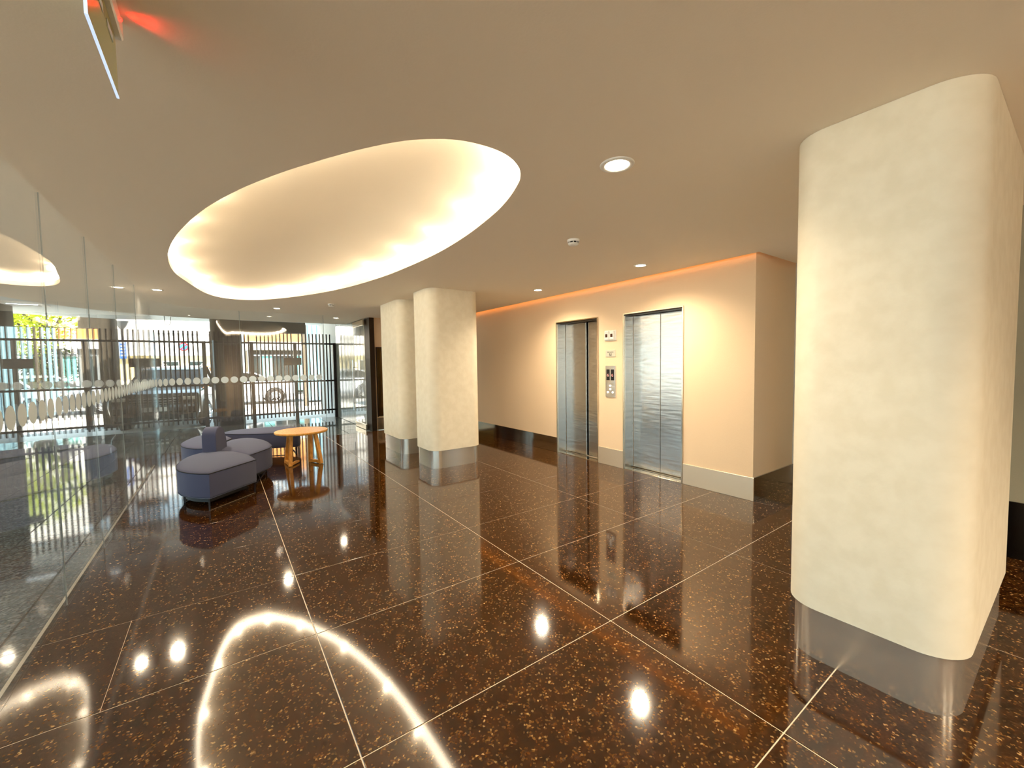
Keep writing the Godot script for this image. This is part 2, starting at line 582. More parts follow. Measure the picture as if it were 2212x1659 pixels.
var RING := [Vector2(-0.349, -4.969), Vector2(-0.271, -4.327), Vector2(-0.163, -3.798), Vector2(-0.029, -3.308), Vector2(0.128, -2.881), Vector2(0.291, -2.533), Vector2(0.423, -2.295), Vector2(0.574, -2.049), Vector2(0.72, -1.857), Vector2(0.843, -1.753), Vector2(0.948, -1.70), Vector2(1.082, -1.68), Vector2(1.204, -1.70), Vector2(1.31, -1.762), Vector2(1.379, -1.838), Vector2(1.432, -1.937), Vector2(1.513, -2.162), Vector2(1.58, -2.455), Vector2(1.648, -2.963), Vector2(1.673, -3.516), Vector2(1.647, -4.099), Vector2(1.583, -4.747), Vector2(1.405, -5.623), Vector2(1.118, -6.426), Vector2(0.745, -7.102), Vector2(0.44, -7.42), Vector2(0.12, -7.43), Vector2(-0.111, -7.06), Vector2(-0.265, -6.284), Vector2(-0.354, -5.665)]


func porch_edge() -> PackedVector2Array:
	# outer edge of the low ceiling, running from the left of the camera round to the right end
	var p := PackedVector2Array([Vector2(-2.5, 5.2), Vector2(-2.5, -7.95)])
	for k in range(1, 12):
		var a := PI + PI / 2 * k / 12.0
		p.append(Vector2(0.25 + 2.75 * cos(a), -7.95 + 2.77 * sin(a)))
	p.append(Vector2(0.25, -10.72))
	p.append(Vector2(2.6, -10.72))
	p.append(Vector2(2.6, -8.97))
	p.append(Vector2(4.21, -8.97))
	p.append(Vector2(4.21, -1.86))
	p.append(Vector2(5.2, -1.86))
	p.append(Vector2(5.2, -0.4))
	p.append(Vector2(4.49, -0.4))
	p.append(Vector2(4.49, 5.2))
	return p


func build_ceiling() -> void:
	var ring := smooth_loop(RING, 4)
	var lo := 0
	var hi := 0
	for i in ring.size():
		if ring[i].y < ring[lo].y: lo = i
		if ring[i].y > ring[hi].y: hi = i
	var e := porch_edge()
	# the slab is built as two halves that meet on a line through the oval recess
	var cut_far := Vector2(0.25, -10.72)
	var at_far := e.find(cut_far)
	var left := PackedVector2Array()
	for i in at_far + 1:
		left.append(e[i])
	var i := lo
	var side_a := PackedVector2Array()
	while i != hi:
		side_a.append(ring[i])
		i = (i + 1) % ring.size()
	side_a.append(ring[hi])
	var side_b := PackedVector2Array()
	i = lo
	while i != hi:
		side_b.append(ring[i])
		i = (i - 1 + ring.size()) % ring.size()
	side_b.append(ring[hi])
	var left_side := side_a if centre(side_a).x < centre(side_b).x else side_b
	var right_side := side_b if centre(side_a).x < centre(side_b).x else side_a
	left.append_array(left_side)
	left.append(Vector2(ring[hi].x, 5.2))
	var right := PackedVector2Array([cut_far])
	for k in range(at_far + 1, e.size()):
		right.append(e[k])
	right.append(Vector2(ring[hi].x, 5.2))
	for k in right_side.size():
		right.append(right_side[right_side.size() - 1 - k])
	var b := MB.new()
	for p in [left, right]:
		b.cap(p, CEIL, false)
		b.cap(p, CEIL + 0.05, true)
	b.wall(e, CEIL, CEIL + 0.05)
	b.wall(ring, CEIL, CEIL + 0.05, true)
	tag(put("ceiling", b, M.ceiling_paint), "smooth taupe plaster ceiling of the lobby", "ceiling", "", "structure")
	# structure above
	b = MB.new()
	var fascia := PackedVector2Array()
	for k in range(0, e.size()):
		if k <= e.find(Vector2(2.6, -10.72)):
			fascia.append(e[k])
	for k in fascia.size() - 1:
		var q := fascia[k]
		var r := fascia[k + 1]
		var d := (r - q).normalized()
		b.face(Vector3(q.x, CEIL + 0.05, q.y), Vector3(r.x, CEIL + 0.05, r.y), Vector3(r.x, 2.73, r.y), Vector3(q.x, 2.73, q.y), Vector3(d.y, 0, -d.x))
	tag(put("trim_1", b, M.soffit_paint), "upstand between the lobby ceiling and the porch soffit", "fascia", "", "structure")
	b = MB.new()
	b.box(Vector3(-7.5, 2.86, -10.6), Vector3(7.4, 3.1, 5.5))
	tag(put("roof", b, M.white_wall), "slab over the lobby", "roof", "", "structure")
	b = MB.new()
	var so := PackedVector2Array([Vector2(-7.5, 5.5)])
	for k in fascia.size():
		so.append(fascia[k])
	so.append_array([Vector2(4.0, -10.72), Vector2(4.0, -14.3), Vector2(-0.2, -14.5), Vector2(-2.2, -14.7), Vector2(-4.0, -14.2), Vector2(-7.5, -12.5)])
	b.prism(so, 2.72, 2.855)
	tag(put("porch_soffit", b, M.soffit_paint), "pale soffit over the porch beyond the glass", "ceiling", "", "structure")
	# luminous oval recess
	var c := centre(ring)
	var lamp := thing("cove_light", Vector3(0, 0, 0), "large oval ceiling recess rimmed by a glowing strip of light", "ceiling light")
	var rings := []
	var wide := []
	for s in [[0.03, 0.05], [-0.05, 0.118], [0.034, 0.056], [-0.046, 0.124]]:
		var q := PackedVector3Array()
		for p in ring:
			var o: Vector2 = p + (p - c).normalized() * s[0]
			q.append(Vector3(o.x, CEIL + s[1] + 0.002, o.y))
		rings.append(q)
	var strip := MB.new()
	var inn := PackedVector3Array()
	var out := PackedVector3Array()
	var nl := MB.loop_normals(ring, -1.0)
	for k in ring.size():
		out.append(Vector3(nl[k][0].x, 1, nl[k][0].y).normalized())
		inn.append(-out[k])
	strip.loft(rings[0], rings[1], inn, inn)
	strip.loft(rings[2], rings[3], out, out)
	var upn := PackedVector3Array()
	for k in ring.size(): upn.append(Vector3.UP)
	strip.loft(rings[1], rings[3], upn, upn)
	put("light_strip", strip, M.cove_led, lamp)
	var dome := MB.new()
	var prev := PackedVector3Array()
	var prevn := PackedVector3Array()
	var steps := [1.0, 0.97, 0.92, 0.84, 0.74, 0.62, 0.48, 0.34, 0.2, 0.08]
	for s in steps:
		var q := PackedVector3Array()
		var qn := PackedVector3Array()
		for p in ring:
			var o: Vector2 = c + (p - (p - c).normalized() * 0.03 - c) * s
			q.append(Vector3(o.x, CEIL + 0.132 + 0.13 * (1.0 - s * s), o.y))
			var d := (p - c).normalized()
			qn.append(Vector3(-d.x * s * 0.25, -1, -d.y * s * 0.25).normalized())
		if prev.size():
			dome.loft(prev, q, prevn, qn)
		prev = q
		prevn = qn
	for k in prev.size():
		dome.tri(prev[k], prev[(k + 1) % prev.size()], Vector3(c.x, CEIL + 0.263, c.y), Vector3.DOWN, Vector3.DOWN, Vector3.DOWN)
	put("dome", dome, M.ceiling_paint, lamp)
	for k in 24:
		var p := ring[k * ring.size() / 24]
		var o := p + (c - p).normalized() * 0.09
		var l := OmniLight3D.new()
		l.light_color = Color(1.0, 0.925, 0.80)
		l.light_energy = 0.01
		l.light_size = 0.03
		l.omni_range = 20.0
		l.omni_attenuation = 2.0
		l.shadow_enabled = true
		lamp.add_child(l)
		l.name = "strip_light_%03d" % k
		l.position = Vector3(o.x, CEIL + 0.09, o.y)
	# amber strip hidden in the slot above the lift wall
	var slot := thing("slot_light", Vector3.ZERO, "amber light strip hidden in the slot above the lift wall", "strip light")
	pbox("light_strip", Vector3(4.11, CEIL + 0.055, -8.9), Vector3(4.13, CEIL + 0.075, -1.95), M.amber_led, slot)
	pbox("light_strip", Vector3(4.3, CEIL + 0.055, -1.76), Vector3(5.15, CEIL + 0.075, -1.74), M.amber_led, slot)
	for k in 26:
		var l := OmniLight3D.new()
		l.light_color = Color(1.0, 0.62, 0.22)
		l.light_energy = 0.006
		l.light_size = 0.03
		l.omni_range = 10.0
		l.omni_attenuation = 2.0
		l.shadow_enabled = true
		slot.add_child(l)
		l.name = "strip_light_%03d" % k
		l.position = Vector3(4.12, CEIL + 0.12, -8.7 + k * 0.268)


func column(x0: float, z0: float, x1: float, z1: float, label: String) -> void:
	var o := thing("column", Vector3((x0 + x1) / 2, 0, (z0 + z1) / 2), label, "column", "", "thing")
	var cx := (x0 + x1) / 2
	var cz := (z0 + z1) / 2
	var b := MB.new()
	b.prism(round_rect(x0 + 0.018 - cx, z0 + 0.018 - cz, x1 - 0.018 - cx, z1 - 0.018 - cz, 0.135), 0.0, 0.25)
	put("steel_base", b, M.base_steel, o)
	b = MB.new()
	var p := round_rect(x0 - cx, z0 - cz, x1 - cx, z1 - cz, 0.15)
	b.wall(p, 0.245, CEIL - 0.001)
	b.cap(p, 0.245, false)
	put("shaft", b, M.plaster, o)


func build_columns() -> void:
	column(2.225, -0.86, 3.58, -0.235, "large rounded white column in the right foreground on a steel base")
	column(2.28, -5.72, 3.06, -5.08, "cream column on a steel base, nearer one of the pair by the lifts")
	column(2.28, -7.2, 3.06, -6.23, "cream column on a steel base, half hidden behind the nearer one")


func build_lifts() -> void:
	var lifts := [[-4.853, -4.013, -4.385, "left lift entrance with brushed steel doors and a dark open seam", 0.014], [-3.544, -2.715, -3.118, "right lift entrance with bright brushed steel doors, nearest the wall corner", 0.002]]
	for a in lifts:
		var z0: float = a[0]
		var z1: float = a[1]
		var o := thing("lift_door", Vector3(WALLX, 0, (z0 + z1) / 2), a[3], "lift")
		var h := (z1 - z0) / 2
		var zc := (z0 + z1) / 2
		for s in [-1.0, 1.0]:
			pbox("jamb", Vector3(0.0, 0, s * h - (0.0 if s > 0 else -0.0) - (0.012 if s > 0 else 0.0)), Vector3(0.16, 2.018, s * h + (0.012 if s < 0 else 0.0)), M.brushed_steel, o, 0.001)
			pbox("edge_trim", Vector3(-0.014, 0, minf(s * h, s * (h + 0.016))), Vector3(0.006, 2.046, maxf(s * h, s * (h + 0.016))), M.steel_trim, o, 0.001)
		pbox("header", Vector3(0.0, 2.018, -h), Vector3(0.16, 2.03, h), M.frame_bronze, o, 0.001)
		pbox("edge_trim", Vector3(-0.014, 2.03, -h), Vector3(0.006, 2.046, h), M.steel_trim, o, 0.001)
		var cut: float = a[2] - zc
		pbox("door_panel", Vector3(0.165, 0.012, -h + 0.012), Vector3(0.20, 2.015, cut - a[4]), M.brushed_steel, o, 0.003)
		pbox("door_panel", Vector3(0.165 + (0.03 if a[4] > 0.01 else 0.002), 0.012, cut + (0.004 if a[4] > 0.01 else 0.001)), Vector3(0.205 + (0.02 if a[4] > 0.01 else 0.0), 2.015, h - 0.012), M.brushed_steel, o, 0.003)
		pbox("sill", Vector3(0.0, 0.0, -h + 0.012), Vector3(0.16, 0.006, h - 0.012), M.steel_trim, o, 0.001)
		pbox("track", Vector3(0.10, 0.006, -h + 0.02), Vector3(0.112, 0.008, h - 0.02), M.black, o)
		pbox("shaft_back", Vector3(0.225, 0.0, -h), Vector3(0.235, 2.03, h), M.black, o)
	# the three fittings on the wall between the lifts, wall plane x = 0 facing -x, z runs to the right in the photograph
	var o := thing("switch_plate", Vector3(WALLX, 1.774, -3.773), "white double switch plate on the wall between the lifts, topmost fitting", "switch plate")
	pbox("plate", Vector3(-0.010, -0.069, -0.10), Vector3(0, 0.069, 0.10), M.white_plastic, o, 0.003)
	for s in [-0.052, 0.036]:
		pbox("module", Vector3(-0.03, -0.055, s - 0.037), Vector3(-0.010, 0.058, s + 0.037), M.white_plastic, o, 0.003)
		pbox("lens", Vector3(-0.033, -0.022, s - 0.019), Vector3(-0.029, 0.022, s + 0.019), M.lens_brown, o, 0.003)
	o = thing("floor_sign", Vector3(WALLX, 1.533, -3.774), "small metal floor sign with a letter M between the lifts", "sign")
	pbox("plate", Vector3(-0.008, -0.046, -0.085), Vector3(0, 0.046, 0.085), M.sign_plate, o, 0.002)
	letters("lettering", "M", 0.055, o, Vector3(-0.0085, -0.018, 0), M.ink)
	letters("lettering", "Mezzanine", 0.022, o, Vector3(-0.0085, 0.018, 0), M.ink)
	o = thing("call_panel", Vector3(WALLX, 1.155, -3.775), "steel lift call panel with two dark red displays and four buttons", "lift panel")
	pbox("plate", Vector3(-0.010, -0.213, -0.086), Vector3(0, 0.213, 0.086), M.brushed_steel, o, 0.002)
	for s in [-0.039, 0.038]:
		pbox("display", Vector3(-0.013, 0.015, s - 0.027), Vector3(-0.009, 0.162, s + 0.027), M.black, o, 0.001)
		letters("digit", "G", 0.045, o, Vector3(-0.0135, 0.083, s), M.display_red)
	for q in [[0.0, -0.058], [0.0, -0.105], [-0.042, -0.148], [0.042, -0.148]]:
		var b := MB.new()
		b.lathe([Vector2(0.014, 0), Vector2(0.014, 0.006), Vector2(0.011, 0.008), Vector2(0.0, 0.008)], Vector3.ZERO, 16, Basis(Vector3(0, 0, -1), PI / 2) * Basis())
		var k := put("button", b, M.button_light, o, Vector3(-0.010, q[1], q[0]))
		k.rotation = Vector3(0, 0, PI)


func letters(called: String, text: String, size: float, parent: Node, at: Vector3, m: Material) -> void:
	var t := TextMesh.new()
	var f := SystemFont.new()
	f.font_names = PackedStringArray(["Droid Sans"])
	t.font = f
	t.text = text
	t.font_size = 48
	t.pixel_size = size / 48.0
	t.depth = 0.001
	t.material = m
	var o := MeshInstance3D.new()
	o.mesh = t
	hang(called, o, parent, at)
	o.rotation = Vector3(0, -PI / 2, 0)


func build_glass() -> void:
	# plan line of the glass: straight along x = GLASSX, a quarter turn of radius 1 and straight along z = GLASSZ
	var seams := []
	for z in [5.18, 4.1, 3.07, 2.04, 1.01, -0.03, -1.2, -2.36, -3.53, -4.51, -5.56, -6.75]:
		seams.append(Vector2(GLASSX, z))
	var runs := []
	for i in seams.size() - 1:
		runs.append(PackedVector2Array([seams[i], seams[i + 1]]))
	var arc := PackedVector2Array([Vector2(GLASSX, -6.75)])
	for k in 17:
		var a := PI + PI / 2 * k / 16.0
		arc.append(Vector2(0.19 + cos(a), -7.95 + sin(a)))
	arc.append(Vector2(0.323, GLASSZ))
	runs.append(arc)
	runs.append(PackedVector2Array([Vector2(0.323, GLASSZ), Vector2(1.726, GLASSZ)]))
	var dot := MB.new()
	dot.lathe([Vector2(0.0, 0.0008), Vector2(0.058, 0.0008), Vector2(0.058, 0.0)], Vector3.ZERO, 20)
	var dotmesh := dot.mesh(M.frosted_vinyl)
	var carry := 0.05
	for i in runs.size():
		var run: PackedVector2Array = runs[i]
		var flat := run.size() == 2
		var names := "curved frameless glass pane turning the corner behind the sofa" if not flat else ("frameless glass pane left of the open glass door" if i == runs.size() - 1 else "frameless glass pane of the left glass wall")
		var w := thing("window_%d" % (i + 1), Vector3.ZERO, names, "window", "panes of the left glass wall" if flat and i < runs.size() - 1 else "", "structure")
		var b := MB.new()
		var poly := PackedVector2Array()
		for k in run.size():
			var d := (run[mini(k + 1, run.size() - 1)] - run[maxi(k - 1, 0)]).normalized()
			poly.append(run[k] + Vector2(d.y, -d.x) * 0.005)
		for k in run.size():
			var j := run.size() - 1 - k
			var d := (run[mini(j + 1, run.size() - 1)] - run[maxi(j - 1, 0)]).normalized()
			poly.append(run[j] - Vector2(d.y, -d.x) * 0.005)
		b.wall(poly, 0.003, CEIL - 0.002)
		put("pane", b, M.clear_glass, w)
		var e := run[run.size() - 1]
		pbox("joint", Vector3(e.x - 0.003, 0.003, e.y - 0.0025), Vector3(e.x + 0.003, CEIL - 0.002, e.y + 0.0025), M.joint_silicone, w)
		# row of round frosted dots
		var done := 0.0
		var s := carry
		for k in run.size() - 1:
			var a := run[k]
			var c := run[k + 1]
			var len := a.distance_to(c)
			while s < done + len:
				var q := a.lerp(c, (s - done) / len)
				if q.y < 0.2 and q.y > -8.949 or q.y <= -8.949:
					var d := (c - a).normalized()
					var nn := Vector3(-d.y, 0, d.x)
					var o := reuse("frosted_dot", dotmesh, w, Vector3(q.x, 1.2, q.y) + nn * 0.0055)
					o.basis = Basis(nn.cross(Vector3.UP), nn, Vector3.UP) if nn.length() > 0.5 else Basis()
				s += 0.141
			done += len
		carry = s - done
	# open glass door at the right end, swung outward, and its frame
	var fr := thing("door_1", Vector3.ZERO, "dark bronze door frame post beside the open glass door", "door frame", "", "structure")
	pbox("frame_post", Vector3(2.63, 0, -9.3), Vector3(2.735, CEIL, -8.95), M.frame_bronze, fr, 0.004)
	var d := thing("glass_door", Vector3(2.585, 0, -9.2), "glass door standing open with steel rails and a long bar handle", "door")
	pbox("pane", Vector3(-0.006, 0.12, -0.84), Vector3(0.006, 2.30, 0.0), M.clear_glass, d)
	pbox("bottom_rail", Vector3(-0.018, 0.008, -0.84), Vector3(0.018, 0.12, 0.0), M.steel_trim, d, 0.002)
	pbox("top_rail", Vector3(-0.018, 2.30, -0.84), Vector3(0.018, 2.42, 0.0), M.steel_trim, d, 0.002)
	var b := MB.new()
	b.tube(PackedVector3Array([Vector3(-0.06, 0.38, -0.76), Vector3(-0.06, 1.55, -0.76)]), 0.013, 10)
	var hd := put("handle", b, M.chrome, d)
	for y in [0.55, 1.38]:
		b = MB.new()
		b.tube(PackedVector3Array([Vector3(-0.06, y, -0.76), Vector3(-0.006, y, -0.76)]), 0.009, 8)
		put("handle_stud", b, M.chrome, hd)
	d.rotation.y = 0.0


func downlight(x: float, z: float, label: String, en: float, r := 0.05, angle := 74.0) -> void:
	var o := thing("downlight", Vector3(x, CEIL, z), label, "downlight", "")
	var b := MB.new()
	b.lathe([Vector2(r * 1.0, -0.001), Vector2(r * 1.02, -0.006), Vector2(r * 1.25, -0.008), Vector2(r * 1.4, -0.004), Vector2(r * 1.42, 0.0)], Vector3.ZERO, 24)
	put("trim_ring", b, M.white_plastic, o)
	b = MB.new()
	b.lathe([Vector2(0.0, -0.003), Vector2(r, -0.003)], Vector3.ZERO, 24)
	for i in b.n.size(): b.n[i] = Vector3.DOWN
	put("lamp_lens", b, M.lamp_lens, o)
	spot(o, Vector3(0, -0.015, 0), Vector3.DOWN, Color(1.0, 0.92, 0.79), en, angle)


func build_lamps() -> void:
	downlight(1.722, -1.459, "large bright downlight in the open ceiling beside the oval recess", 1.0, 0.062)
	downlight(3.689, -2.81, "recessed downlight in front of the right lift", 1.5, 0.05)
	downlight(3.678, -4.528, "recessed downlight in front of the left lift", 1.6, 0.05)
	downlight(2.06, -9.35, "small downlight outside the glass by the open door", 1.0, 0.045)
	downlight(0.853, -8.263, "small downlight just inside the front glass", 1.2, 0.045)
	downlight(-0.62, -7.05, "small downlight close to the curved glass at the left", 1.2, 0.045)
	downlight(1.72, 1.6, "added fill downlight out of view behind the viewpoint, nearer the left", 3.0)  # this and those by the back wall are added fill lighting the ceiling
	downlight(1.72, 3.8, "added fill downlight out of view by the back wall", 4.5)
	downlight(3.0, 3.8, "added fill downlight out of view by the back wall, nearer the right", 4.5)
	downlight(3.75, 1.2, "added fill downlight out of view beside the right wall, behind the near column", 1.6, 0.05, 52.0)  # added fill lamp out of view, brightening the right wall and ceiling
	# porch lamp, square recessed soffit lamp
	var o := thing("soffit_lamp", Vector3(-1.9, 2.72, -11.4), "small round white lamp in the porch soffit", "lamp")
	var b := MB.new()
	b.lathe([Vector2(0.0, -0.012), Vector2(0.07, -0.012), Vector2(0.085, 0.0)], Vector3.ZERO, 20)
	put("lens", b, M.day_lamp, o)
	o = thing("soffit_light", Vector3(-3.05, 2.72, -12.0), "square recessed lamp in the porch soffit, leftmost in view", "recessed_lamp")
	pbox("frame", Vector3(-0.3, -0.02, -0.3), Vector3(0.3, 0, 0.3), M.white_plastic, o, 0.004)
	pbox("opening", Vector3(-0.2, -0.024, -0.2), Vector3(0.2, -0.02, 0.12), M.grey_paint, o)
	pbox("lamp_tube", Vector3(-0.2, -0.03, 0.02), Vector3(0.2, -0.02, 0.08), M.day_lamp, o)
	# smoke detectors
	for a in [[2.45, -2.54, "white smoke detector on the ceiling near the lifts"], [1.54, -7.29, "white smoke detector on the ceiling near the front glass"]]:
		o = thing("smoke_detector", Vector3(a[0], CEIL, a[1]), a[2], "smoke detector")
		b = MB.new()
		b.lathe([Vector2(0.052, 0), Vector2(0.052, -0.014), Vector2(0.046, -0.018)], Vector3.ZERO, 24)
		put("base", b, M.white_plastic, o)
		b = MB.new()
		b.lathe([Vector2(0.036, -0.016), Vector2(0.036, -0.032)], Vector3.ZERO, 24)
		put("slots", b, M.black, o)
		b = MB.new()
		b.lathe([Vector2(0.042, -0.028), Vector2(0.044, -0.034), Vector2(0.036, -0.044), Vector2(0.018, -0.049), Vector2(0.0, -0.05)], Vector3.ZERO, 24)
		put("cap", b, M.white_plastic, o)
		for k in 8:
			var q := TAU * k / 8
			pbox("rib", Vector3(-0.003, -0.03, -0.003), Vector3(0.003, -0.016, 0.003), M.white_plastic, o).position = Vector3(0.041 * cos(q), 0, 0.041 * sin(q))
	# edge-lit exit sign hanging near the camera
	o = thing("exit_sign", Vector3(-0.21, CEIL, -1.5), "edge lit acrylic sign hanging from the ceiling at top left", "sign")
	pbox("housing", Vector3(-0.022, -0.055, -0.19), Vector3(0.018, 0.0, 0.30), M.white_plastic, o, 0.004)
	pbox("panel", Vector3(-0.002, -0.228, -0.17), Vector3(0.002, -0.055, 0.18), M.acrylic, o)
	pbox("lit_edge", Vector3(-0.003, -0.231, -0.172), Vector3(0.003, -0.228, 0.182), M.acrylic_edge, o)
	pbox("lit_edge", Vector3(-0.003, -0.228, 0.180), Vector3(0.003, -0.06, 0.183), M.acrylic_edge, o)
	for q in [[-0.12, -0.05], [0.0, 0.06], [0.09, 0.15]]:
		pbox("pictogram", Vector3(0.002, -0.105, q[0]), Vector3(0.0035, -0.085, q[1]), M.frosted_vinyl, o)
	b = MB.new()
	b.lathe([Vector2(0.005, 0), Vector2(0.005, 0.004), Vector2(0.0, 0.006)], Vector3.ZERO, 12)
	var led := put("indicator_led", b, M.red_led, o, Vector3(0.018, -0.022, -0.14))
	led.rotation.z = -PI / 2
	spot(o, Vector3(0.027, -0.016, -0.14), Vector3(1.0, 0.25, -0.1), Color(1.0, 0.06, 0.02), 0.007, 40.0, 0.004)


func cushion(p: PackedVector2Array, y0: float, y1: float, crown: float) -> MB:
	var b := MB.new()
	var c := centre(p)
	var nl := MB.loop_normals(p, 0.6)
	var secs := [[0.012, y0, 0.3, -0.9], [0.0, y0 + 0.02, 1.0, -0.1], [0.0, y1 - 0.012, 1.0, 0.05]]
	var last := PackedVector3Array()
	# sides with edge normals kept sharp at the corners
	for i in p.size():
		var a := p[i]
		var d := p[(i + 1) % p.size()]
		var na: Vector2 = nl[i][0]
		var nb: Vector2 = nl[i][1]
		for k in secs.size() - 1:
			var s0: Array = secs[k]
			var s1: Array = secs[k + 1]
			b.quad(Vector3(a.x - na.x * s0[0], s0[1], a.y - na.y * s0[0]), Vector3(d.x - nb.x * s0[0], s0[1], d.y - nb.y * s0[0]), Vector3(d.x - nb.x * s1[0], s1[1], d.y - nb.y * s1[0]), Vector3(a.x - na.x * s1[0], s1[1], a.y - na.y * s1[0]),
				Vector3(na.x * s0[2], s0[3], na.y * s0[2]).normalized(), Vector3(nb.x * s0[2], s0[3], nb.y * s0[2]).normalized(), Vector3(nb.x * s1[2], s1[3], nb.y * s1[2]).normalized(), Vector3(na.x * s1[2], s1[3], na.y * s1[2]).normalized())
	b.cap(p, y0, false)
	# crowned top
	var prev := PackedVector3Array()
	var pn := PackedVector3Array()
	for s in [[1.0, -0.012, 0.9], [0.985, -0.004, 0.5], [0.93, 0.2, 0.2], [0.8, 0.5, 0.1], [0.6, 0.8, 0.05], [0.3, 0.97, 0.02], [0.0, 1.0, 0.0]]:
		var q := PackedVector3Array()
		var qn := PackedVector3Array()
		for k in p.size():
			var w: Vector2 = c + (p[k] - c) * s[0]
			var h: float = s[1] if s[1] < 0.0 else s[1] * crown
			q.append(Vector3(w.x, y1 + h, w.y))
			var d := (p[k] - c).normalized()
			qn.append(Vector3(d.x * s[2], 1, d.y * s[2]).normalized())
		if prev.size():
			b.loft(prev, q, pn, qn)
		prev = q
		pn = qn
	return b


func seat(p: PackedVector2Array, parent: Node, y0: float, y1: float) -> void:
	var s := put("seat", cushion(p, y0, y1, 0.022), M.upholstery, parent)
	var b := MB.new()
	var q := PackedVector3Array()
	for k in p: q.append(Vector3(k.x, y1 - 0.011, k.y))
	b.tube(q, 0.005, 6, true)
	put("piping", b, M.piping, s)


